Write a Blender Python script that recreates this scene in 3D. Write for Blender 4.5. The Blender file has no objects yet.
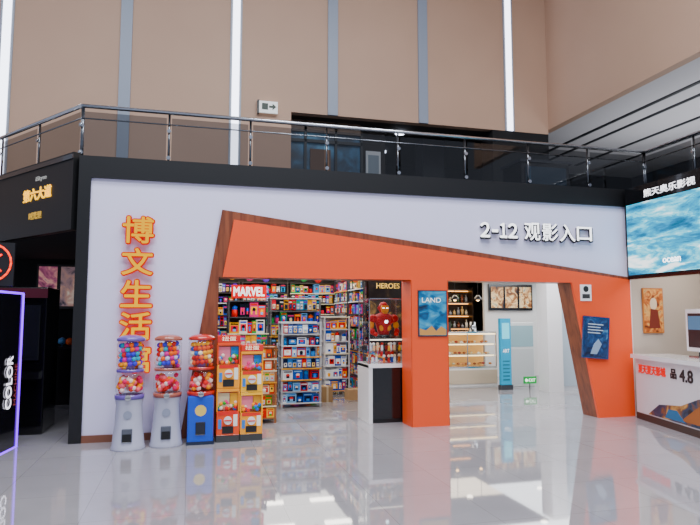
import bpy, bmesh, math, random
from mathutils import Vector, Matrix
random.seed(7)
SC=bpy.context.scene
COL=SC.collection
# ---------------------------------------------------------------- helpers
def lin(c):
    if isinstance(c,str):
        c=c.lstrip('#')
        if len(c)==3: c=''.join(k*2 for k in c)
        c=[int(c[i:i+2],16)/255 for i in (0,2,4)]
    return tuple((v/12.92 if v<=0.04045 else ((v+0.055)/1.055)**2.4) for v in c)+(1.0,)
def newmat(name):
    m=bpy.data.materials.new(name); m.use_nodes=True
    nt=m.node_tree; p=nt.nodes['Principled BSDF']; return m,nt,p
def attrmat(name,rough=.45,metal=0,em=0,coat=0,pure=False):
    m,nt,p=newmat(name)
    a=nt.nodes.new('ShaderNodeAttribute'); a.attribute_name='Col'
    if pure: p.inputs['Base Color'].default_value=(.01,.005,.0,1)
    else: nt.links.new(a.outputs['Color'],p.inputs['Base Color'])
    p.inputs['Roughness'].default_value=rough; p.inputs['Metallic'].default_value=metal
    p.inputs['Coat Weight'].default_value=coat
    if em:
        nt.links.new(a.outputs['Color'],p.inputs['Emission Color']); p.inputs['Emission Strength'].default_value=em
        p.inputs['Specular IOR Level'].default_value=0 if pure else .1
    return m
def glassmat(name,tint,refl,rough=.02):
    m,nt,p=newmat(name); nt.nodes.remove(p)
    o=nt.nodes['Material Output']; t=nt.nodes.new('ShaderNodeBsdfTransparent'); t.inputs[0].default_value=tint+(1,)
    g=nt.nodes.new('ShaderNodeBsdfGlossy'); g.inputs['Roughness'].default_value=rough
    f=nt.nodes.new('ShaderNodeLayerWeight'); f.inputs[0].default_value=.5
    pw=nt.nodes.new('ShaderNodeMath'); pw.operation='POWER'; pw.inputs[1].default_value=4
    mm=nt.nodes.new('ShaderNodeMath'); mm.operation='MULTIPLY_ADD'; mm.inputs[1].default_value=.6; mm.inputs[2].default_value=refl
    nt.links.new(f.outputs['Facing'],pw.inputs[0]); nt.links.new(pw.outputs[0],mm.inputs[0])
    x=nt.nodes.new('ShaderNodeMixShader'); nt.links.new(mm.outputs[0],x.inputs[0]); nt.links.new(t.outputs[0],x.inputs[1]); nt.links.new(g.outputs[0],x.inputs[2])
    nt.links.new(x.outputs[0],o.inputs[0]); return m
MATS={'p':attrmat('painted_plastic',.42),'m':attrmat('matte_paint',.85),'g':attrmat('glossy_plastic',.12,0,0,.5),'t':attrmat('toy_plastic_glow',.3,0,.12),  # toy plastic carries a faint added glow to brighten toys and capsules
 'metal':attrmat('brushed_metal',.22,1),'e1':attrmat('soft_glow',.5,0,.6),'e2':attrmat('sign_glow',.5,0,1.6),'en':attrmat('letter_glow',1,0,1.35,0,True),'er':attrmat('letter_edge_glow',1,0,.85,0,True),'e3':attrmat('neon_glow',.5,0,3.2),'e5':attrmat('lamp_glow',.5,0,5),'e12':attrmat('tube_glow',.5,0,11),
 'glass':glassmat('clear_glass',(.96,.98,.98),.03),'rail':glassmat('tinted_rail_glass',(.38,.39,.40),.05)}
def art(name,cols,scale=6,em=0.0,dist=1.5,rough=.35,vec='Object',stretch=(1,1,1)):
    m,nt,p=newmat(name)
    tc=nt.nodes.new('ShaderNodeTexCoord'); mp=nt.nodes.new('ShaderNodeMapping'); mp.inputs['Scale'].default_value=stretch
    n=nt.nodes.new('ShaderNodeTexNoise'); n.inputs['Scale'].default_value=scale; n.inputs['Distortion'].default_value=dist; n.inputs['Detail'].default_value=4
    r=nt.nodes.new('ShaderNodeValToRGB'); e=r.color_ramp.elements
    while len(e)<len(cols): e.new(.5)
    for i,c in enumerate(cols):
        e[i].position=.3+.4*i/(len(cols)-1); e[i].color=lin(c)
    nt.links.new(tc.outputs[vec],mp.inputs[0]); nt.links.new(mp.outputs[0],n.inputs['Vector']); nt.links.new(n.outputs['Fac'],r.inputs[0])
    nt.links.new(r.outputs[0],p.inputs['Base Color']); p.inputs['Roughness'].default_value=rough
    if em: nt.links.new(r.outputs[0],p.inputs['Emission Color']); p.inputs['Emission Strength'].default_value=em
    return m
class B:
    def __init__(s,name,loc=(0,0,0),rz=0.0,parent=None):
        s.name=name; s.bm=bmesh.new(); s.cl=s.bm.loops.layers.float_color.new('Col'); s.mats=[]; s.loc=loc; s.rz=rz; s.parent=parent
    def mi(s,mat):
        mm=MATS[mat] if isinstance(mat,str) else mat
        if mm not in s.mats: s.mats.append(mm)
        return s.mats.index(mm)
    def _f(s,faces,col,mat,smooth=False):
        c=lin(col); k=s.mi(mat)
        for f in faces:
            f.material_index=k; f.smooth=smooth
            for l in f.loops: l[s.cl]=c
    def face(s,pts,col,mat='p'):
        f=s.bm.faces.new([s.bm.verts.new(p) for p in pts]); s._f([f],col,mat); return f
    def prism(s,pts,a,b,axis,col,mat='p'):
        def mk(p,v):
            return {'x':(v,p[0],p[1]),'y':(p[0],v,p[1]),'z':(p[0],p[1],v)}[axis]
        v0=[s.bm.verts.new(mk(p,a)) for p in pts]; v1=[s.bm.verts.new(mk(p,b)) for p in pts]
        fs=[s.bm.faces.new(v0),s.bm.faces.new(v1[::-1])]; n=len(pts)
        for i in range(n): fs.append(s.bm.faces.new([v0[i],v1[i],v1[(i+1)%n],v0[(i+1)%n]]))
        bmesh.ops.recalc_face_normals(s.bm,faces=fs); s._f(fs,col,mat); return fs
    def box(s,x0,x1,y0,y1,z0,z1,col,mat='p',bev=0):
        r=bmesh.ops.create_cube(s.bm,size=1,matrix=Matrix.Translation(((x0+x1)/2,(y0+y1)/2,(z0+z1)/2))@Matrix.Diagonal((abs(x1-x0),abs(y1-y0),abs(z1-z0),1)))
        fs=list({f for v in r['verts'] for f in v.link_faces})
        if bev:
            es=list({e for v in r['verts'] for e in v.link_edges})
            rr=bmesh.ops.bevel(s.bm,geom=es,offset=bev,segments=2,affect='EDGES',profile=.5)
            fs=list({f for v in rr['verts'] for f in v.link_faces}|set(f for f in fs if f.is_valid)|set(rr['faces']))
        s._f(fs,col,mat)
    def cyl(s,c,r0,r1,h,col,mat='p',seg=24,dir=(0,0,1)):
        q=Vector(dir).to_track_quat('Z','Y').to_matrix().to_4x4()
        r=bmesh.ops.create_cone(s.bm,cap_ends=True,segments=seg,radius1=r0,radius2=r1,depth=h,matrix=Matrix.Translation(c)@q@Matrix.Translation((0,0,h/2)))
        fs=list({f for v in r['verts'] for f in v.link_faces}); s._f(fs,col,mat)
        for f in fs: f.smooth=len(f.verts)==4
    def lathe(s,c,prof,col,mat='p',seg=28):
        rings=[]
        for r,z in prof:
            rings.append([s.bm.verts.new((c[0]+r*math.cos(2*math.pi*i/seg),c[1]+r*math.sin(2*math.pi*i/seg),c[2]+z)) for i in range(seg)])
        fs=[]
        for a,b in zip(rings,rings[1:]):
            for i in range(seg): fs.append(s.bm.faces.new([a[i],a[(i+1)%seg],b[(i+1)%seg],b[i]]))
        s._f(fs,col,mat,True)
        caps=[s.bm.faces.new(rings[0][::-1]),s.bm.faces.new(rings[-1])]; s._f(caps,col,mat)
    def ball(s,c,r,col,mat='p',sub=1,sc=(1,1,1),rot=None):
        M=Matrix.Translation(c)
        if rot: M=M@Matrix.Rotation(rot,4,'Y')
        rr=bmesh.ops.create_icosphere(s.bm,subdivisions=sub,radius=r,matrix=M@Matrix.Diagonal((*sc,1)))
        s._f(list({f for v in rr['verts'] for f in v.link_faces}),col,mat,True)
    def disc(s,c,rx,rz,y,col,mat='p',seg=16,rot=0):
        pts=[]
        for i in range(seg):
            a=2*math.pi*i/seg; u,v=rx*math.cos(a),rz*math.sin(a)
            pts.append((c[0]+u*math.cos(rot)-v*math.sin(rot),y,c[1]+u*math.sin(rot)+v*math.cos(rot)))
        s.face(pts,col,mat)
    def tube(s,pts,r,col,mat='metal',seg=10):
        for a,b in zip(pts,pts[1:]):
            a=Vector(a);b=Vector(b); s.cyl(a,r,r,(b-a).length,col,mat,seg,(b-a))
    def text(s,body,size,x,y,z,col,mat='e2',ext=.02,bold=.0,face='-y',w=None,h=None,roll=0):
        cu=bpy.data.curves.new('t','FONT'); cu.body=body; cu.size=1; cu.extrude=0
        ob=bpy.data.objects.new('t',cu); COL.objects.link(ob); bpy.context.view_layer.update()
        me=bpy.data.meshes.new_from_object(ob.evaluated_get(bpy.context.evaluated_depsgraph_get()))
        bpy.data.objects.remove(ob)
        xs=[v.co.x for v in me.vertices]; ys=[v.co.y for v in me.vertices]
        if not xs: return
        x0,x1,y0,y1=min(xs),max(xs),min(ys),max(ys)
        sx=(w/(x1-x0)) if w else size; sy=(h/(y1-y0)) if h else (size if not w else sx)
        if w is None and h: sx=sy
        offs=[(0,0)] if not bold else [(dx*bold,dy*bold) for dx,dy in ((-1,0),(1,0),(0,1),(0,-1),(.7,.7),(-.7,.7),(.7,-.7),(-.7,-.7))]
        c=lin(col);k=s.mi(mat)
        Rf={'-y':Matrix.Rotation(math.pi/2,4,'X'),'-x':Matrix.Rotation(-math.pi/2,4,'Z')@Matrix.Rotation(math.pi/2,4,'X'),'+x':Matrix.Rotation(math.pi/2,4,'Z')@Matrix.Rotation(math.pi/2,4,'X')}[face]
        MT=Matrix.Translation((x,y,z))@Rf@Matrix.Rotation(roll,4,'Z')
        for j,(ox,oy) in enumerate(offs):
            lay=j*.0004
            front=[s.bm.verts.new(MT@Vector(((v.co.x-x0)*sx+ox,(v.co.y-y0)*sy+oy,ext+lay))) for v in me.vertices]
            fs=[]
            for p in me.polygons:
                try: fs.append(s.bm.faces.new([front[i] for i in p.vertices]))
                except ValueError: pass
            if ext>0.003:
                back=[s.bm.verts.new(MT@Vector(((v.co.x-x0)*sx+ox,(v.co.y-y0)*sy+oy,0))) for v in me.vertices]
                cnt={}
                for p in me.polygons:
                    for a,b in p.edge_keys: cnt[(a,b)]=cnt.get((a,b),0)+1
                for (a,b),n in cnt.items():
                    if n==1: fs.append(s.bm.faces.new([front[a],front[b],back[b],back[a]]))
            for f in fs:
                f.material_index=k
                for l in f.loops: l[s.cl]=c
        bpy.data.meshes.remove(me)
    def done(s):
        me=bpy.data.meshes.new(s.name); s.bm.to_mesh(me); s.bm.free()
        for m in s.mats: me.materials.append(m)
        ob=bpy.data.objects.new(s.name,me); COL.objects.link(ob); ob.location=s.loc; ob.rotation_euler=(0,0,s.rz)
        if s.parent: ob.parent=s.parent
        return ob
def area(name,loc,sx,sy,power,col=(1,1,1),rot=(0,0,0)):
    l=bpy.data.lights.new(name,'AREA'); l.shape='RECTANGLE'; l.size=sx; l.size_y=sy; l.energy=power; l.color=col
    o=bpy.data.objects.new(name,l); COL.objects.link(o); o.location=loc; o.rotation_euler=rot; return o
PAL=['#d01008','#f0a800','#0f48c0','#0f90c8','#e9e4da','#1a2038','#6a28c0','#ee5800','#20a040','#f5c860','#d82078','#0b0d14','#60a8e8','#e01038','#101018','#0a1020']
# ---------------------------------------------------------------- camera
cam=bpy.data.cameras.new('camera'); co=bpy.data.objects.new('camera',cam); COL.objects.link(co)
co.location=(0,-8.4,1.6); co.rotation_euler=(math.radians(95.1),0,-math.radians(14.9)); cam.sensor_width=36; cam.lens=600/700*36; cam.clip_end=200
SC.camera=co
# ---------------------------------------------------------------- floor
m,nt,p=newmat('polished_floor_tiles')
tc=nt.nodes.new('ShaderNodeTexCoord'); br=nt.nodes.new('ShaderNodeTexBrick'); br.offset=0; br.inputs['Scale'].default_value=1
br.inputs['Brick Width'].default_value=.8; br.inputs['Row Height'].default_value=.8; br.inputs['Mortar Size'].default_value=.003; br.inputs['Mortar Smooth'].default_value=.3
br.inputs['Color1'].default_value=lin('#a6a2a6'); br.inputs['Color2'].default_value=lin('#a29ea3'); br.inputs['Mortar'].default_value=lin('#858183')
no=nt.nodes.new('ShaderNodeTexNoise'); no.inputs['Scale'].default_value=2.2; no.inputs['Detail'].default_value=8
mx=nt.nodes.new('ShaderNodeMix'); mx.data_type='RGBA'; mx.blend_type='MULTIPLY'; mx.inputs[0].default_value=.2
nt.links.new(tc.outputs['Object'],br.inputs['Vector']); nt.links.new(tc.outputs['Object'],no.inputs['Vector'])
nt.links.new(br.outputs['Color'],mx.inputs[6]); nt.links.new(no.outputs['Fac'],mx.inputs[7]); nt.links.new(mx.outputs[2],p.inputs['Base Color'])
p.inputs['Roughness'].default_value=.035; p.inputs['IOR'].default_value=2.6
b=B('floor'); b.box(-12,16,-14,10,-.1,0,'#aaaaaa',m); b.done()
# ---------------------------------------------------------------- slab and upper floor
b=B('ceiling_slab')
b.prism([(-1.44,.12),(7.02,.12),(7.02,-6),(15,-6),(15,9.5),(-8,9.5),(-5.6,5.55)],2.75,3.67,'z','#15161a','m'); b.done()
# ---------------------------------------------------------------- facade
m,nt,p=newmat('lilac_white_panel'); p.inputs['Base Color'].default_value=lin('#dedaf6'); p.inputs['Roughness'].default_value=.38; white=m
b=B('wall_front')
b.prism([(-1.29,.09),(-.075,.09),(.40,3.06),(6.97,2.235),(6.97,3.41),(-1.29,3.41)],-.02,.12,'y','#dddddd',white)
b.done()
b=B('trim_1')   # black surround
b.box(-1.44,7.0,-.06,.12,3.41,3.70,'#08080b','p'); b.box(-1.44,-1.29,-.06,.12,0,3.41,'#08080b','p')
b.done()
b=B('baseboard_front'); b.box(-1.29,-.09,-.05,.10,0,.09,'#7b4a35','p'); b.done()
# orange portal
MW=art('copper_wood',['#5e2c1a','#7e4228','#8e4e30'],3,0,.5,.35,stretch=(6,6,.6))
m,nt,p=newmat('orange_panel'); p.inputs['Base Color'].default_value=lin('#f2501a'); p.inputs['Roughness'].default_value=.45; ORG=m
b=B('portal_frame')
outer=[(.40,3.06),(-.09,0),(.37,0),(.37,2.13),(3.14,2.13),(3.14,0),(3.72,0),(3.72,2.13),(5.86,2.13),(6.27,0),(6.97,0),(6.97,2.235)]
b.prism(outer,-.06,.30,'y','#8a5038',MW)
inner=[(.56,2.92),(.42,2.13),(3.14,2.13),(3.14,0),(3.72,0),(3.72,2.13),(5.86,2.13),(6.27,0),(6.95,0),(6.95,2.19)]
b.prism(inner,-.10,-.055,'y','#e2562c',ORG)
b.box(3.135,3.145,-.1,.30,0,2.13,'#e2562c',ORG); b.box(3.715,3.725,-.1,.30,0,2.13,'#e2562c',ORG)
b.done()
b=B('wall_lintel'); b.box(.37,7.0,.12,.2,2.131,2.75,'#26262c','m'); b.done()
# signs
b=B('shop_sign_characters')
chs='博文生活馆'; zt=[2.56,2.14,1.72,1.30,.88]
for i,c in enumerate(chs):
    b.text(c,.36,-.87,-.06,zt[i],'#ff1400','er',.04,.021,w=.38,h=.345)
    b.text(c,.36,-.87,-.108,zt[i],'#ffb800','en',.002,.006,w=.38,h=.345)
b.done()
b=B('entrance_sign_characters')
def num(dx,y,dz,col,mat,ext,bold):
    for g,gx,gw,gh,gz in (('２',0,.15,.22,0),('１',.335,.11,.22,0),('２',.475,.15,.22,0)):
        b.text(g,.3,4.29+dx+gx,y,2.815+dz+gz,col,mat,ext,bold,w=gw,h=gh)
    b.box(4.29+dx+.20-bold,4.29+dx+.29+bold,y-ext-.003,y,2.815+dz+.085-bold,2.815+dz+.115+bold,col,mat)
num(.02,-.03,-.02,'#1c1a28','m',.05,.010); num(0,-.085,0,'#ffffff','e2',.002,.007)  # offset dark copy makes the extruded sides and a painted-in drop shadow
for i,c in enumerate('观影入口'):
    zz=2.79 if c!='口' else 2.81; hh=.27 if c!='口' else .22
    b.text(c,.3,5.07+i*.315,-.03,zz-.015,'#1c1a28','m',.05,.008,w=.27,h=hh)  # dark body behind the white face, its offset imitating a shadow
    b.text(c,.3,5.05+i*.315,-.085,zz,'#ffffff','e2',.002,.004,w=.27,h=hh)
b.done()
# posters on portal
PB=art('travel_poster_art',['#0a2340','#0f5a8c','#2288b4','#58a8c0'],4,0.1,.8,.3,stretch=(1,1,1.6))
b=B('wall_poster'); b.box(3.24,3.70,-.115,-.10,1.30,1.98,'#12303c','p'); b.box(3.255,3.685,-.118,-.113,1.315,1.965,'#1b6f9c',PB)
b.text('LAND',.1,3.30,-.118,1.80,'#f0f0e8','e1',.002,w=.3,h=.07)
b.prism([(3.26,1.32),(3.68,1.32),(3.68,1.40),(3.6,1.45),(3.52,1.38),(3.45,1.46),(3.36,1.39),(3.26,1.42)],-.121,-.118,'y','#c89048','m'); b.done()
b=B('wall_poster',loc=(6.24,-.11,1.26))
rot=-.08
def rr(pts): return [(x*math.cos(rot)-z*math.sin(rot),x*math.sin(rot)+z*math.cos(rot)) for x,z in pts]
b.prism(rr([(-.24,-.33),(.24,-.33),(.24,.33),(-.24,.33)]),-.03,0,'y','#123a6a','g')
b.prism(rr([(-.21,-.30),(.21,-.30),(.21,.30),(-.21,.30)]),-.033,-.029,'y','#1b3f6c',art('night_poster_art',['#06122c','#0c2a54','#15467a','#4c83ac'],7,.1))
for i in range(4): b.prism(rr([(-.16,.20-i*.045),(.12-.05*(i%2),.20-i*.045),(.12-.05*(i%2),.215-i*.045),(-.16,.215-i*.045)]),-.036,-.033,'y','#b8c8d8','m')
b.prism(rr([(-.10,-.26),(.02,-.26),(.10,-.10),(.04,-.02),(-.04,-.10)]),-.036,-.033,'y','#8aa4c0','m'); b.done()
b=B('notice_plate'); b.box(6.0,6.2,-.115,-.10,1.84,2.1,'#f2f0ee','p'); b.disc((6.1,2.03),.05,.05,-.117,'#222222'); b.box(6.03,6.17,-.117,-.114,1.88,1.95,'#333333'); b.done()
# ---------------------------------------------------------------- rail
b=B('glass_balustrade')
cs=[(-2.97-1.43*1.2,2.43+1.83*1.2),(-1.54,.6),(7.95,.6),(7.95,-6)]
ns=[4,8,6]
for (p0,p1),n in zip(zip(cs,cs[1:]),ns):
    P0=Vector((*p0,0));P1=Vector((*p1,0)); d=(P1-P0)
    b.tube([P0+Vector((0,0,4.58)),P1+Vector((0,0,4.58))],.03,'#c9ccd2','metal',12)
    b.tube([P0+Vector((0,0,4.40)),P1+Vector((0,0,4.40))],.01,'#8d9198','metal',8)
    nrm=Vector((-d.y,d.x,0)).normalized()*.02
    for i in range(n+1):
        q=P0+d*i/n
        b.tube([q+nrm+Vector((0,0,3.70)),q+nrm+Vector((0,0,4.56))],.018,'#6f7379','metal',8)
        for zz in (3.9,4.3): b.cyl(q-nrm*1.5+Vector((0,0,zz)),.03,.03,.02,'#b5b8be','metal',10,nrm)
    for i in range(n):
        a=P0+d*(i+.03)/n; c=P0+d*(i+.97)/n
        b.face([a+Vector((0,0,3.72)),c+Vector((0,0,3.72)),c+Vector((0,0,4.5)),a+Vector((0,0,4.5))],'#ffffff','rail')
b.done()
# ---------------------------------------------------------------- upper atrium walls
m,nt,p=newmat('beige_wall_panel'); p.inputs['Roughness'].default_value=.6
tc=nt.nodes.new('ShaderNodeTexCoord'); n=nt.nodes.new('ShaderNodeTexNoise'); n.inputs['Scale'].default_value=.6
r=nt.nodes.new('ShaderNodeValToRGB'); r.color_ramp.elements[0].color=lin('#ba967f'); r.color_ramp.elements[1].color=lin('#c6a28a')
nt.links.new(tc.outputs['Object'],n.inputs['Vector']); nt.links.new(n.outputs['Fac'],r.inputs[0]); nt.links.new(r.outputs[0],p.inputs['Base Color']); BEI=m
b=B('wall_back'); b.box(-12,8.9,5,5.2,6.3,12,'#b09078',BEI); b.box(-12,2.16,5,5.2,3.67,6.3,'#b09078',BEI)
b.box(-12,-1.2,5,5.2,0,2.75,'#121216','m'); b.done()
b=B('wall_right'); b.box(8.9,9.1,-8,5.2,6.42,12,'#b09078',BEI); b.done()
b=B('ceiling_atrium'); b.box(-12,9.2,-12,5.2,12,12.1,'#b9b4b0','m'); b.done()
for k,(x,lit) in enumerate([(-5.95,0),(-3.80,1),(-1.47,0),(.88,1),(3.14,0),(5.42,0),(7.78,1)]):
    zb=3.67 if x<2 else 6.3
    b=B('wall_light_strip' if lit else 'trim_%d'%(k+2))
    if lit:
        w=.08
        b.box(x-.13,x+.13,4.97,5.0,zb,12,'#9aa0aa','p'); b.box(x-w,x+w,4.955,4.972,zb,12,'#e8ecff','e5')
    else:
        b.box(x-.12,x+.12,4.955,5.0,zb,12,'#8e98aa','p')
    b.done()
b=B('exit_sign',loc=(1.43,4.93,6.34)); b.box(-.02,.4,-.05,0,-.15,.12,'#e9ecea','e1'); b.box(-.06,-.02,-.06,.05,-.17,.14,'#333333')
b.box(.04,.18,-.055,-.049,-.08,.07,'#14301e'); b.prism([(.2,-.03),(.28,-.03),(.28,-.08),(.37,0),(.28,.07),(.28,.02),(.2,.02)],-.056,-.05,'y','#14301e'); b.done()
# upper storefronts
b=B('wall_upper_back'); b.box(2.16,15,9,9.2,3.67,6.4,'#1a1a20','m'); b.box(14.8,15,-6,9,3.67,6.4,'#5a5a60','m'); b.done()
b=B('ceiling_upper'); b.box(2.16,8.9,5.2,9.2,6.3,6.4,'#3c3832','m'); b.box(9.1,15,-6,9.2,6.42,6.55,'#d4d2d6','m'); b.done()
b=B('ceiling_light_trough')
for x in (10.0,10.6,11.8,12.9): b.box(x,x+.10,-6,8,6.40,6.425,'#25272e','p')
b.done()
area('gallery_fill_light',(11.8,1,3.9),3,8,180,(.93,.95,1),(math.pi,0,0))  # added upward lamp without a fixture, brightens the gallery ceiling
BW=art('blue_window_glow',['#0b1420','#143048','#2b5f82','#4f8fb0'],1.6,.3,.5)
b=B('upper_shop_window'); b.box(2.2,3.95,5.5,5.55,3.67,6.2,'#223',BW)
for x in (2.16,2.55,3.3,3.95): b.box(x,x+.06,5.42,5.5,3.67,6.3,'#4a90b8' if x<2.3 else '#101418','p')
b.box(2.16,4.0,5.42,5.5,5.75,5.82,'#101418'); b.box(2.16,4.0,5.42,5.5,6.0,6.28,'#5a4536'); b.box(2.7,3.2,5.45,5.49,4.7,5.6,'#6a5040','m'); b.done()
b=B('upper_poster_stand'); b.box(4.05,4.42,5.3,5.36,4.75,5.6,'#c9ccd0','p'); b.box(4.1,4.37,5.29,5.3,4.9,5.5,'#7d8b96','p'); b.box(4.2,4.28,5.36,5.42,3.68,5.2,'#222','p'); b.done()
b=B('wall_column'); b.box(3.98,4.6,5.5,5.9,3.67,6.3,'#24201e','m'); b.box(5.9,6.5,6.2,6.8,3.67,6.3,'#191a1e','m'); b.box(7.3,8.9,5.0,5.6,3.67,6.3,'#0a0a0d','m'); b.done()
b=B('ceiling_spotlight')
for x,y in ((5.1,5.8),(5.2,7.6)): b.cyl((x,y,6.25),.12,.12,.06,'#dfe8ff','e12',16)
b.done()
b=B('upper_kiosk'); b.box(7.0,8.2,3.2,4.0,3.69,5.0,'#0c0d12','g'); b.box(7.1,8.1,3.15,3.2,4.4,4.9,'#1d3040','g'); b.box(6.95,8.25,3.15,4.05,5.0,5.06,'#2a2c33','g'); b.done()
# ---------------------------------------------------------------- left dark side
b=B('fascia_sign_reflection',loc=(-1.44,.05,0),rz=math.atan2(1.83,-1.43)+math.pi)
b.box(-5.5,0,-.10,0,2.72,3.75,'#060608','p')
b.text('第六大道',.2,-1.35,-.10,3.22,'#ffc020','e2',.01,.005,w=.8,h=.17); b.text('iSkyse',.1,-1.0,-.10,3.47,'#9a9a96','e1',.01,w=.3,h=.08)  # gold lettering is a sign's reflection, modelled as glowing text on the dark fascia
b.text('时光里',.1,-1.15,-.10,2.95,'#c8a040','e1',.01,.002,w=.35,h=.1); b.box(-5.5,0,-.12,-.1,3.66,3.72,'#2a2c32','g')
b.done()
b=B('wall_left'); b.box(-1.40,-1.25,.12,8,0,2.75,'#15151a','m'); b.box(-9,-8.8,-3,6,0,2.75,'#101014','m'); b.done()
def arcade(loc,rz):
    b=B('arcade_machine',loc=loc,rz=rz)
    prof=[(-.45,0),(.45,0),(.45,1.88),(-.30,1.88),(-.42,1.72),(-.36,1.60),(-.28,1.02),(-.50,.92),(-.50,.80),(-.42,.7)]
    b.prism(prof,-.34,.34,'x','#0d0d12','g')
    for sx in (-.345,.345):
        pts=[(sx,y,z) for y,z in prof]
        for q,w in zip(pts,pts[1:]+pts[:1]): b.tube([q,w],.014,'#7a08ff','e3',6)
    b.prism([(-.372,1.56),(-.30,1.06),(-.29,1.06),(-.36,1.56)],-.28,.28,'x','#6b2fd0',art('arcade_screen_art',['#12061e','#7a1fb0','#e04a9a','#3ac0e0'],5,1.2))
    b.box(-.26,.26,-.44,-.40,1.74,1.82,'#d060ff','e2')
    b.text('COLOR',.2,.35,.22,.50,'#f2f0fa','e2',.003,.004,face='+x',w=.62,h=.15,roll=math.pi/2)
    b.text('MACHINE',.1,.35,.36,.52,'#8a3a3a','e1',.003,.0,face='+x',w=.5,h=.07,roll=math.pi/2)
    for i in range(3): b.cyl((-.15+i*.15,-.42,.93),.03,.03,.03,['#ff4040','#40ff60','#4080ff'][i],'e2',12)
    b.cyl((-.22,-.40,.93),.012,.012,.1,'#222','p',8); b.ball((-.22,-.40,1.05),.03,'#d02020','g',2)
    b.box(-.2,.2,-.44,-.41,.12,.55,'#1c1c24','p'); b.disc((0,.35),.06,.06,-.445,'#444',)
    return b.done()
arcade((-2.43,-.45,0),math.radians(-8))
b=B('arcade_machine',loc=(-2.35,1.1,0))
b.box(-.45,.45,-.4,.4,0,2.0,'#08080b','g',.02); b.box(-.36,.36,-.42,-.4,1.0,1.75,'#17171f','g'); b.box(-.4,.4,-.5,-.4,.75,.85,'#101014','g'); b.box(-.45,.45,-.43,-.4,1.85,1.98,'#3a1420','e1'); b.done()
b=B('prize_counter',loc=(-2.9,3.9,0)); b.box(-1.2,1.3,-.3,.3,0,1.0,'#121014','g'); b.box(-1.25,1.35,-.35,.35,1.0,1.05,'#2a2026','g')
for i in range(14): b.ball((-1.1+i*.17,random.uniform(-.2,.2),1.13),.08,random.choice(PAL),'p',1)
b.done()
b=B('light_box_poster'); b.box(-3.0,-2.15,4.9,4.98,1.75,2.65,'#111','p'); b.box(-2.96,-2.62,4.88,4.9,1.8,2.6,'#b06a9a',art('pink_poster_art',['#201018','#a04a70','#e0a090','#3a5080'],3,.5)); b.box(-2.55,-2.2,4.88,4.9,1.8,2.6,'#b06a9a',art('lobby_poster_art',['#303040','#9a7a80','#c09080','#e0d0c0'],3,.4)); b.done()
b=B('neon_hoop_sign',loc=(-2.26,-.6,2.12))
for i in range(20):
    a0=2*math.pi*i/20;a1=2*math.pi*(i+1)/20
    b.tube([(.22*math.cos(a0),0,.22*math.sin(a0)+.1),(.22*math.cos(a1),0,.22*math.sin(a1)+.1)],.012,'#ff3810','e2',6)
b.tube([(-.12,0,.2),(.12,0,0)],.012,'#ff2010','e2',6); b.tube([(-.12,0,0),(.12,0,.2)],.012,'#ff2010','e2',6); b.box(-.25,.25,.01,.05,-.17,.34,'#101014','p'); b.done()
# ---------------------------------------------------------------- gumball machines
def gum(loc,base,cap,kind,rz=0):
    b=B('gumball_machine',loc=loc,rz=rz)
    if kind==0:
        b.lathe((0,0,0),[(.20,0),(.205,.02),(.19,.06),(.165,.30),(.155,.52),(.165,.58),(.17,.60)],base,'g')
        b.box(-.06,.06,-.195,-.12,.10,.26,'#505460','g',.01); b.box(-.05,.05,-.20,-.19,.11,.20,'#0c0c10','p')
        b.disc((0,.42),.05,.05,-.168,'#8a8fa4')
    else:
        b.box(-.16,.16,-.16,.16,0,.60,base,'g',.02); b.box(-.17,.17,-.17,.17,0,.04,'#16233e','p')
        b.box(-.06,.06,-.175,-.15,.12,.28,'#0e1626','g',.005); b.disc((0,.42),.07,.07,-.163,'#e8c860')
    b.cyl((0,0,.60),.175,.175,.05,cap,'g')
    b.cyl((0,-.17,.625),.035,.035,.03,'#d8d8d8','metal',12,(0,-1,0)); b.box(-.03,.03,-.21,-.2,.62,.63,'#888','metal')
    b.lathe((0,0,.65),[(.155,0),(.17,.05),(.17,.22),(.15,.27)],'#fff','glass')
    for k in range(60):
        a=random.uniform(0,6.28); rr_=.130*math.sqrt(random.random()*.5+.5)
        b.ball((rr_*math.cos(a),rr_*math.sin(a),.685+random.uniform(0,.17)),.034,random.choice(['#e81010','#ff9c00','#e81060','#f0d0c8','#f03a10','#d01808','#ff6070']),'t',1)
    b.cyl((0,0,.92),.165,.165,.035,cap,'g')
    b.lathe((0,0,.955),[(.15,0),(.165,.04),(.165,.30),(.15,.34)],'#fff','glass')
    N=66
    pc=['#5a18d0','#e01890','#ff9c00','#10a8c0','#d81818','#d0d0f0','#ff6a00','#3a30d0'] if kind==0 else ['#e03028','#ffb020','#f06030','#fff0d0','#c02020','#3060c0']
    for k in range(N):
        a=k/N*6.28*5; z=.975+k/N*.29
        b.ball((.115*math.cos(a),.115*math.sin(a),z),.034,random.choice(pc),'t',1)
    b.cyl((0,0,.955),.05,.05,.34,'#a070c8','t',12)
    b.lathe((0,0,1.295),[(.17,0),(.17,.03),(.12,.06),(.05,.075)],cap,'g')
    return b.done()
gum((-.69,-.50,0),'#b8b8cc','#6a50a8',0); gum((-.25,-.42,0),'#b4b4c8','#a85848',0); gum((.16,-.36,0),'#0848c8','#c82014',1)
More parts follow.
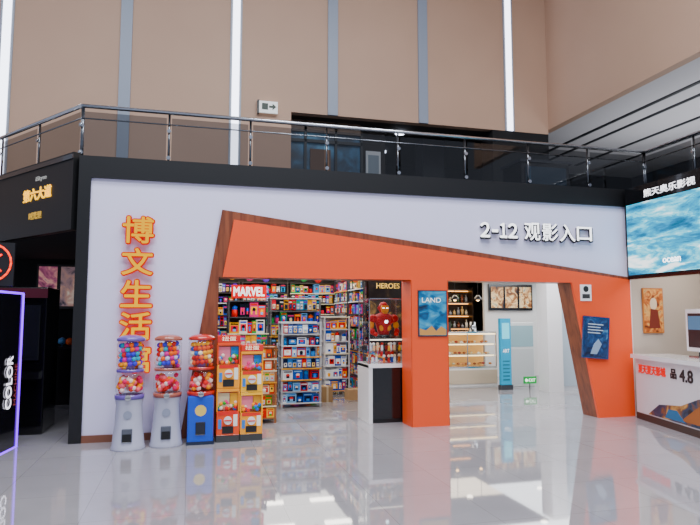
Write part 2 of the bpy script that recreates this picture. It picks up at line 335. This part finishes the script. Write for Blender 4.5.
def gacha(loc,h,c1,c2,c3):
    b=B('capsule_vending_machine',loc=loc)
    hh=(h-.12)/2; w=.145
    b.box(-w,w,-.17,.17,0,.08,'#3a3a3a','p')
    for k in range(2):
        z=.08+k*hh; ca,cb=(c1,c2) if k==0 else (c2,c1)
        b.box(-w,w,-.17,.17,z,z+hh*.52,ca,'g',.012); b.box(-w,w,-.02,.17,z+hh*.52,z+hh*.93,ca,'g'); b.box(-w,w,-.17,.17,z+hh*.93,z+hh,cb,'g',.008)
        b.box(-w,-w+.015,-.17,-.02,z+hh*.52,z+hh*.93,cb,'p'); b.box(w-.015,w,-.17,-.02,z+hh*.52,z+hh*.93,cb,'p')
        b.cyl((.0,-.17,z+hh*.33),.05,.05,.03,'#f0f0f0','g',16,(0,-1,0)); b.box(-.045,.045,-.21,-.2,z+hh*.32,z+hh*.345,c3,'p')
        b.box(-.07,.07,-.18,-.165,z+.03,z+hh*.2,'#1c1a18','p')
        b.box(.07,.12,-.175,-.168,z+hh*.2,z+hh*.45,'#f2efe0','p'); b.box(-.12,-.08,-.175,-.168,z+hh*.15,z+hh*.35,'#2a7ac8','p')
        b.box(-.12,.12,-.174,-.168,z+hh*.44,z+hh*.52,c3,'p')
        b.box(-.125,.02,-.12,-.10,z+hh*.60,z+hh*.9,random.choice(['#d8c8a0','#f08098']),'t'); b.box(.03,.125,-.12,-.10,z+hh*.66,z+hh*.9,random.choice(['#2080d0','#f0b020']),'t')
        for q in range(34): b.ball((random.uniform(-.115,.115),random.uniform(-.14,-.06),z+hh*(.56+random.random()*.16)),.027,random.choice(['#e81010','#ff9c00','#1078e0','#f0d8c8','#28a828','#f03888']),'t',1)
        b.face([(-w,-.168,z+hh*.52),(w,-.168,z+hh*.52),(w,-.168,z+hh*.93),(-w,-.168,z+hh*.93)],'#fff','glass')
    b.box(-w,w,-.17,.17,h-.04,h+.05,c3,'g',.01); b.text('扭蛋',.05,-.09,-.172,h-.02,'#fff6d0','e1',.003,w=.18,h=.055)
    return b.done()
gacha((.50,-.28,0),1.30,'#f04800','#ffa000','#e01808'); gacha((.80,-.26,0),1.18,'#ffa400','#ffbc00','#e02808')
# ---------------------------------------------------------------- shop interior
b=B('wall_shop')
b.box(-1.25,3.75,7,7.1,0,2.75,'#4d4842','m'); b.box(3.72,3.82,.30,7.1,0,2.75,'#bfb8b2','m'); b.box(-1.25,.37,.30,.36,0,2.75,'#cfcac6','m'); b.done()
b=B('ceiling_shop'); b.box(-1.25,3.72,.2,7,2.70,2.75,'#35302c','m'); b.done()
b=B('ceiling_light_panel')
for x in (.6,1.9,3.1):
    for y in (1.0,2.6,4.2,5.8): b.box(x-.28,x+.28,y-.08,y+.08,2.66,2.70,'#fff6ea','e12')
b.done()
area('shop_light',(1.8,1.6,2.62),3,2.0,85,(1,.98,.94)); area('shop_light.001',(1.8,5,2.62),3,2.6,75,(1,.96,.90))
def shelf(name,loc,w,dp,h,levels,frame='#3a3a40',rz=0,pal=PAL,header=None):
    b=B(name,loc=loc,rz=rz)
    for x in (-w/2,w/2-.03):
        for y in (-dp/2,dp/2-.03): b.box(x,x+.03,y,y+.03,0,h,frame)
    b.box(-w/2,w/2,dp/2-.015,dp/2,0.05,h,frame,'m')
    for i in range(levels+1):
        z=.08+(h-.1)*i/levels; b.box(-w/2,w/2,-dp/2,dp/2,z-.015,z,frame)
        b.box(-w/2,w/2,-dp/2-.008,-dp/2,z-.016,z+.004,random.choice(['#f0e8c0','#e8e8e8','#f0a800',frame,frame,frame]),'p')
        if i==levels: break
        gap=(h-.1)/levels-.02; x=-w/2+.035
        blister=random.random()<.4
        while x<w/2-.09:
            y0=-dp/2+.01+random.uniform(0,.03)
            if blister:
                bw=min(random.uniform(.07,.10),w/2-.032-x); z0=z+gap*.06+random.uniform(0,gap*.05); bh=gap*.86
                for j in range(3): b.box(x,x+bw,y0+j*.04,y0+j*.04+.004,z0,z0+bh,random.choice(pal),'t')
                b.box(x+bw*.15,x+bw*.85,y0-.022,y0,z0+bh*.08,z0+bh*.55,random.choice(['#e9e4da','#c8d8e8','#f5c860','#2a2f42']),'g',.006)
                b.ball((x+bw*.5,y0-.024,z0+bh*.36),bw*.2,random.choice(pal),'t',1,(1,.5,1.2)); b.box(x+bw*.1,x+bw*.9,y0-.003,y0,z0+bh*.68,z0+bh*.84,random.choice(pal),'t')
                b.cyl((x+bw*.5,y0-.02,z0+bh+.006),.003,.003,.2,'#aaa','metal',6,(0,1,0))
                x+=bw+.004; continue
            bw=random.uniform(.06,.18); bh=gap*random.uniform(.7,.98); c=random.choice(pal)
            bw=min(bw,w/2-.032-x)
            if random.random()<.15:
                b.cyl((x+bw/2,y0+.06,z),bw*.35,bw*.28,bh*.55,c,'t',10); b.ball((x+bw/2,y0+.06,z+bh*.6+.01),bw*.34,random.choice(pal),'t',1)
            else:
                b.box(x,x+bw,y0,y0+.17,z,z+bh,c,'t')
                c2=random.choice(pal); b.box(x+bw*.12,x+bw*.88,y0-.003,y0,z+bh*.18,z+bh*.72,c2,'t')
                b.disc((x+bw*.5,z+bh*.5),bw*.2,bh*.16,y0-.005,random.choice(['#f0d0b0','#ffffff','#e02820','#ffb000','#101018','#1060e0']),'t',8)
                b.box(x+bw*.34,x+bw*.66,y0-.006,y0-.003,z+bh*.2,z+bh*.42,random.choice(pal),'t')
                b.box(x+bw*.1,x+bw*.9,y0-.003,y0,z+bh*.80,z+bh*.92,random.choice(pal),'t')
            x+=bw+.003
    if header: header(b,w,dp,h)
    return b.done()
def hd(b,w,dp,h):
    b.box(-.32,.32,-dp/2-.02,-dp/2+.03,1.93,2.17,'#c00008','e1'); b.text('MARVEL',.2,-.28,-dp/2-.022,1.97,'#ffffff','e1',.003,.006,w=.56,h=.16)
shelf('toy_shelf',(1.05,3.0,0),.75,.4,1.9,6,header=hd)
shelf('toy_display_rack',(1.93,2.4,0),.72,.42,1.5,7,frame='#b4b8c0',pal=['#1050b0','#3080d0','#d8e0e8','#0a1430','#c81010','#1080d0','#f0f4f8','#101c4a','#80b8e0','#2868c8'])
shelf('toy_shelf',(2.2,4.6,0),1.1,.4,2.0,7,frame='#68686c'); shelf('toy_shelf',(2.95,3.9,0),.55,.35,1.6,6,frame='#c8c8cc',pal=['#c81010','#e8ecf0','#1040a8','#f0a800','#f0f0f0'])
for x in (-.6,.6,1.8,3.0): shelf('toy_shelf',(x,6.75,0),1.15,.4,2.45,9,frame='#3a2c24')
for y in (2.6,3.9,5.2): shelf('wall_toy_shelf',(3.54,y,0),1.2,.3,2.45,9,rz=-math.pi/2)
shelf('snack_rack',(1.02,.95,0),.55,.35,1.15,6,pal=['#ffa000','#f04a00','#d01000','#ffd040','#3a9820','#f0e0b8'],frame='#a0602a')
shelf('toy_shelf',(.9,5.0,0),1.0,.4,1.9,7)
b=B('cardboard_carton'); b.box(2.42,2.62,2.7,3.05,0,.28,'#b08a5c','m'); b.box(2.95,3.2,2.8,3.1,0,.2,'#c09a6c','m'); b.box(2.50,2.54,2.698,3.052,.0,.283,'#d9c49a','p'); b.done()
b=B('hanging_toy_banner')
for i in range(9):
    x=.7+i*.33; b.cyl((x,2.2+.3*(i%3),2.35),.004,.004,.35,'#888','p',6); b.ball((x,2.2+.3*(i%3),2.30),.07,random.choice(PAL),'p',2,(1,.5,1.1)); b.ball((x,2.2+.3*(i%3),2.39),.05,random.choice(PAL),'p',2)
b.done()
b=B('poster_lightbox',loc=(3.32,1.55,1.72)); b.box(-.38,.37,0,.08,-.62,.58,'#0a0a0c','g'); b.box(-.34,.33,-.01,0,-.58,.54,'#1a1210',art('hero_poster_art',['#050508','#0c0c12','#2a2018','#a08040'],3,.3))
b.text('HEROES',.1,-.2,-.012,.36,'#e8c060','e1',.002,.002,w=.42,h=.09); b.done()
# superhero bust on the case
b=B('superhero_bust',loc=(2.97,.70,1.268))
R,G='#b00c08','#e89010'
b.cyl((0,0,0),.13,.12,.04,'#101014','g')
b.lathe((0,0,.04),[(.085,0),(.10,.06),(.12,.14),(.15,.22),(.155,.27),(.13,.31),(.06,.34),(.045,.38)],R,'t',20)
for s in (-1,1):
    b.ball((s*.175,0,.29),.072,R,'t',3,(1,1,.95)); b.ball((s*.07,-.09,.26),.075,R,'t',3,(1,.6,.75)); b.ball((s*.205,-.01,.19),.045,G,'t',3,(1,1,1.5),s*-.15)
    b.ball((s*.20,-.06,.09),.042,R,'t',3,(1,1.3,1.4),s*.2); b.ball((s*.17,-.13,.05),.036,R,'t',2)
    b.ball((s*.06,-.09,.15),.04,G,'t',2,(1,.5,1.3))
b.cyl((0,-.135,.245),.026,.026,.015,'#d8f4ff','e5',16,(0,-1,0))
b.ball((0,0,.46),.088,R,'t',3,(.88,1,1.12)); b.prism([(-.055,.50),(.055,.50),(.062,.46),(.05,.40),(.028,.37),(-.028,.37),(-.05,.40),(-.062,.46)],-.098,-.04,'y',G,'t')
for s in (-1,1): b.box(s*.030-.016,s*.030+.016,-.101,-.097,.452,.462,'#e8faff','e5'); b.cyl((s*.078,0,.455),.022,.022,.012,R,'t',12,(s,0,0))
b.box(-.018,.018,-.101,-.097,.39,.394,'#402010')
b.done()
b=B('glass_display_case',loc=(2.95,.66,0))
b.box(-.31,.31,-.3,.3,0,.06,'#0c0c0e'); b.box(-.27,.27,-.32,.27,.06,.82,'#08080a','g')
b.box(-.33,-.27,-.31,.3,0,.86,'#e8e6e8','p'); b.box(.27,.33,-.31,.3,0,.86,'#e8e6e8','p'); b.box(-.33,.33,-.32,.3,.82,.88,'#f2f2f4','g')
for x in (-.32,.31):
    for yy in (-.30,.28): b.box(x,x+.012,yy,yy+.012,.88,1.86,'#b8b8bc','metal')
    b.box(x,x+.012,-.3,.292,1.86,1.872,'#b8b8bc','metal')
for yy in (-.30,.28): b.box(-.32,.322,yy,yy+.012,1.86,1.872,'#b8b8bc','metal')
for z in (1.06,): b.box(-.31,.31,-.29,.29,z,z+.006,'#fff','glass')
for q in ([(-.32,-.3),(.32,-.3)],[(-.32,.29),(.32,.29)],[(-.32,-.3),(-.32,.29)],[(.32,-.3),(.32,.29)]):
    (xa,ya),(xb,yb)=q; b.face([(xa,ya,.88),(xb,yb,.88),(xb,yb,1.86),(xa,ya,1.86)],'#fff','glass')
b.box(-.31,.31,-.29,.28,1.25,1.266,'#d8e8e8','glass')
b.box(-.31,.31,-.29,-.28,1.232,1.249,'#fff4e0','e2')
for k in range(16):
    x=-.26+.074*(k%8); z=.885 if k<8 else 1.068; c=random.choice(['#b81810','#e8a820','#e8e8f0','#d86020','#1a4aa8','#f0c090'])
    yy=-.1+random.uniform(-.1,.1)
    b.cyl((x,yy,z),.024,.016,.08,c,'t',8); b.ball((x,yy,z+.1),.026,random.choice(['#f0c8a0','#c02010','#e8e8e8']),'t',1)
b.done()
# ---------------------------------------------------------------- corridor / cafe
b=B('wall_corridor_back'); b.box(3.82,14,9,9.1,0,2.75,'#2c2622','m'); b.done()
b=B('wall_corridor_right'); b.box(12,12.1,.3,9,0,2.75,'#b8b4ae','m'); b.done()
b=B('wall_cafe'); b.box(3.82,7.6,7.2,7.3,0,2.75,'#3a2f27','m'); b.done()
b=B('wall_corridor_white'); b.box(7.6,12,6.2,6.3,0,2.75,'#d8d6d4','m'); b.done()
b=B('wall_corridor_front'); b.box(6.98,8.4,.05,.3,0,2.75,'#cfc8c2','m'); b.done()
b=B('ceiling_corridor'); b.box(3.82,12,.2,9,2.66,2.75,'#34302e','m'); b.done()
b=B('corridor_downlight')
for x,y in ((4.6,1.2),(6.2,1.2),(5.2,3),(7.2,3),(9,3),(5,5),(6.5,5),(8.5,5.2),(9,1.6)): b.cyl((x,y,2.64),.07,.07,.03,'#fff2e0','e12',16)
b.box(4.2,7.6,2.0,2.06,2.635,2.66,'#f4f8ff','e12'); b.done()
area('corridor_light',(6.0,1.8,2.6),3.5,2.2,150,(.95,.97,1)); area('corridor_light.001',(8.8,3.6,2.6),3,4,180,(.92,.96,1)); area('cafe_light',(5.8,5.6,2.6),3,1.5,60,(1,.85,.65))
b=B('bakery_display_counter',loc=(6.0,4.7,0))
b.box(-1.3,.95,-.3,.4,0,.40,'#e4e0da','p'); b.box(-1.3,.95,-.32,-.3,.05,.36,'#c8b49a','p'); b.box(-1.3,.95,-.3,.4,.40,.44,'#d8d8d8','metal'); b.box(-1.3,.95,-.3,.4,1.2,1.24,'#e6e6e6','metal')
b.box(-1.3,.95,.36,.4,.44,1.2,'#e8a858','e1'); b.face([(-1.3,-.3,.44),(.95,-.3,.44),(.95,-.3,1.2),(-1.3,-.3,1.2)],'#fff','glass')
for zz in (.68,.94): b.box(-1.28,.93,-.2,.35,zz,zz+.015,'#dfe8e8','p'); b.box(-1.28,.93,-.21,-.2,zz-.01,zz+.012,'#ffdca0','e3')
b.box(-1.28,.93,-.29,-.27,1.175,1.195,'#ffdca0','e5')
for zz in (.45,.695,.955):
    for k in range(22): b.ball((-1.22+k*.1,random.uniform(-.15,.1),zz+.04),.045,random.choice(['#d88830','#f0d8a0','#b86020','#f0c070','#c03020','#fff4e0']),'p',1,(1,1,.7))
for x in (-1.3,-.55,.2,.93): b.box(x,x+.02,-.31,-.29,.44,1.2,'#c8c8c8','metal')
b.box(-.4,-.1,-.1,.2,1.24,1.45,'#202226','g'); b.cyl((.5,0,1.24),.09,.07,.22,'#b8bcc0','metal'); b.done()
b=B('cafe_back_shelf',loc=(5.7,6.9,0))
b.box(-1.8,1.88,.2,.28,0,2.5,'#2c211a','m')
for z in (1.25,1.6,1.95,2.3):
    b.box(-1.8,1.88,-.1,.2,z,z+.03,'#4a3524','p'); b.box(-1.8,1.88,.17,.19,z-.02,z,'#ffa850','e5')
    if z<2.3:
        for k in range(30):
            x=-1.75+k*.12; c=random.choice(['#c8a060','#e8e0d0','#7a3a20','#3a5a3a','#d0c0a0','#a84a2a','#8a8a90']); h=random.uniform(.1,.24)
            b.cyl((x,.05,z+.03),.04,.04,h*.7,c,'g',10); b.cyl((x,.05,z+.03+h*.7),.018,.018,h*.3,c,'g',8)
for x in (-1.8,-.6,.6,1.85): b.box(x,x+.03,-.1,.2,0,2.4,'#2c2018','p')
b.done()
b=B('cafe_menu_board'); b.box(7.7,9.0,6.12,6.195,1.75,2.45,'#14161a','g')
for k in range(3):
    b.box(7.76+k*.42,8.12+k*.42,6.115,6.12,1.82,2.38,'#203040',art('menu_art_%d'%k,['#181c24','#a0602a','#e8c890','#2a6a80'],5,.4))
b.done()
b=B('pendant_lamp')
for x in (4.9,5.5,6.1,6.7):
    b.cyl((x,4.8,2.1),.006,.006,.55,'#111','p',6); b.lathe((x,4.8,1.98),[(.10,0),(.09,.05),(.03,.12)],'#2a2420','g',16); b.ball((x,4.8,2.0),.045,'#ffc880','e12',2)
b.done()
b=B('blue_totem_sign',loc=(6.72,3.6,0)); b.box(-.15,.15,-.06,.06,0,.10,'#30343a'); b.box(-.13,.13,-.05,.05,.1,1.55,'#0a84a8','e1',.01); b.box(-.09,.09,-.055,-.05,1.1,1.45,'#5cc8dc','e1'); b.text('ART',.1,-.08,-.052,.8,'#ffffff','e1',.002,w=.16,h=.08)
for k in range(6): b.box(-.08,.08,-.054,-.05,.2+k*.08,.23+k*.08,'#0a6a80')
b.done()
b=B('low_cabinet',loc=(7.35,4.2,0)); b.box(-.3,.35,-.2,.2,0,1.45,'#d8dad8','p',.01); b.box(-.27,.32,-.21,-.2,.9,1.38,'#8fb0b8','g'); b.box(-.27,.32,-.21,-.2,.05,.85,'#c4c8c8','p'); b.done()
b=B('exit_sign',loc=(6.98,3.3,.15)); b.box(0,.3,-.03,0,0,.15,'#089038','e1'); b.text('EXIT',.1,.12,-.031,.04,'#f0fff4','e2',.002,w=.15,h=.07); b.prism([(.02,.07),(.06,.03),(.06,.055),(.10,.055),(.10,.085),(.06,.085),(.06,.12)],-.033,-.03,'y','#f0fff4','e2'); b.box(.14,.16,-.01,.01,-.15,0,'#888','metal'); b.done()
b=B('wall_column'); b.box(7.35,7.70,2.9,3.3,0,2.66,'#e8e6e8','p'); b.box(7.70,8.45,3.05,3.12,0,2.66,'#dfe4ea','g'); b.box(8.45,8.7,2.9,3.3,0,2.66,'#e8e6e8','p'); b.box(7.78,8.38,3.03,3.05,.1,2.2,'#b8c8d4','g'); b.box(8.32,8.34,2.99,3.03,.9,1.3,'#888','metal'); b.done()
# ---------------------------------------------------------------- LED screen + booth
m,nt,p=newmat('ocean_video'); tc=nt.nodes.new('ShaderNodeTexCoord'); mp=nt.nodes.new('ShaderNodeMapping'); mp.inputs['Scale'].default_value=(1,.45,2.0); mp.inputs['Rotation'].default_value=(-.25,0,0)
n=nt.nodes.new('ShaderNodeTexNoise'); n.inputs['Scale'].default_value=2.2; n.inputs['Detail'].default_value=12; n.inputs['Roughness'].default_value=.66; n.inputs['Distortion'].default_value=.3
r=nt.nodes.new('ShaderNodeValToRGB'); e=r.color_ramp.elements
for q,c in ((.3,'#023048'),(.43,'#0570a0'),(.50,'#10a0c8'),(.55,'#70d0e4'),(.60,'#f4fbff')):
    el=e.new(q); el.color=lin(c)
e.remove(e[0]); e.remove(e[len(e)-1])
nt.links.new(tc.outputs['Object'],mp.inputs[0]); nt.links.new(mp.outputs[0],n.inputs['Vector']); nt.links.new(n.outputs['Fac'],r.inputs[0]); nt.links.new(r.outputs[0],p.inputs['Emission Color']); p.inputs['Emission Strength'].default_value=2.2; p.inputs['Base Color'].default_value=(.01,.01,.01,1); p.inputs['Roughness'].default_value=.5; p.inputs['Specular IOR Level'].default_value=.05
b=B('led_video_screen'); b.box(6.90,7.02,-5,-.12,2.19,3.68,'#0a0a0d','g'); b.box(6.885,6.90,-4.95,-.16,2.26,3.40,'#123',m)
b.text('熊天奥乐影视',.12,6.90,-.55,3.47,'#f0f0f4','e2',.004,.002,face='-x',w=1.0,h=.12)
b.text('ocean',.1,6.884,-.9,2.40,'#ffffff','e3',.002,.001,face='-x',w=.34,h=.07); b.done()
b=B('wall_booth'); b.box(7.0,8.4,-.05,.05,0,2.75,'#c4b7aa','m'); b.box(8.4,8.5,-6,0,0,2.75,'#b8aea4','m'); b.box(6.975,7.0,-.06,.1,0,2.2,'#e9e9ee','p'); b.done()
area('booth_light',(7.7,-1.6,2.7),1,2.5,45,(1,.93,.85))
b=B('wall_poster',loc=(7.40,-.06,1.70)); b.box(-.20,.20,-.02,0,-.38,.36,'#c8742a','p'); b.box(-.185,.185,-.025,-.02,-.36,.34,'#d88a3a',art('film_poster_art',['#5a2410','#c8682a','#e8b060','#3a5a6a'],6,.1)); b.disc((0,.1),.07,.10,-.027,'#f0d8b8'); b.prism([(-.1,-.3),(.12,-.3),(.08,0),(-.06,.02)],-.029,-.026,'y','#7a2a1a','m'); b.done()
ang=math.atan2(-2.15,-.48)
b=B('ticket_counter',loc=(6.86,-.25,0),rz=ang)
b.box(0,3.6,0,.55,0,.94,'#dedbe0','p'); b.box(-.03,3.63,-.06,.6,.94,1.0,'#f0eff2','g'); b.box(.0,3.6,-.01,0,0,.10,'#3a2a24','p')
b.text('夏天夏天影城',.1,.10,-.003,.72,'#d81810','e1',.004,.004,w=.75,h=.13); b.text('品',.1,.98,-.003,.72,'#15151a','p',.004,.006,w=.14,h=.13); b.text('4.8',.1,1.2,-.003,.70,'#15151a','p',.004,.006,w=.3,h=.16)
b.text('全场特惠',.1,1.7,-.003,.70,'#d81810','e1',.004,.004,w=.7,h=.15)
CA=art('game_mural_art',['#0a0e16','#1a3a5a','#7a4a24','#c89850'],4,.1)
b.prism([(.35,.12),(3.6,.12),(3.6,.62),(2.2,.60),(1.6,.50),(1.2,.36),(.65,.30)],-.008,0,'y','#234',CA)
b.prism([(1.2,.16),(1.75,.16),(2.1,.44),(1.8,.5),(1.5,.34)],-.012,-.008,'y','#a8602a','m'); b.prism([(.8,.14),(1.3,.14),(1.1,.28),(.9,.27)],-.012,-.008,'y','#2a6a9a','m')
b.done()
b=B('menu_monitor',loc=(7.0,-1.15,1.0),rz=ang); b.box(-.12,.12,.1,.3,0,.02,'#888','metal'); b.cyl((0,.2,0),.02,.02,.25,'#888','metal',10); b.box(-.28,.28,.17,.21,.08,.70,'#f4f4f6','p',.01); b.box(-.22,.22,.165,.17,.14,.64,'#15181e','p'); b.box(-.2,.2,.160,.165,.4,.6,'#4a6a88','e1'); b.done()
b=B('cash_register',loc=(6.80,-1.95,1.0),rz=ang); b.box(-.2,.2,.1,.42,0,.10,'#17181c','p',.01); b.prism([(.12,.10),(.38,.10),(.38,.26),(.3,.3)],-.17,.17,'x','#17181c','g'); b.box(-.14,.14,.28,.31,.1,.3,'#22252c','g'); b.done()
# ---------------------------------------------------------------- lights
for i,(x,y) in enumerate([(-3,-4),(1,-4),(5,-4),(-3,-9),(1,-9),(5,-9)]):
    area('atrium_light.%03d'%i,(x,y,11.9),2.6,2.2,540,(.89,.94,1))
w=bpy.data.worlds.new('world'); SC.world=w; w.use_nodes=True; w.node_tree.nodes['Background'].inputs[0].default_value=(.70,.78,1,1); w.node_tree.nodes['Background'].inputs[1].default_value=.62
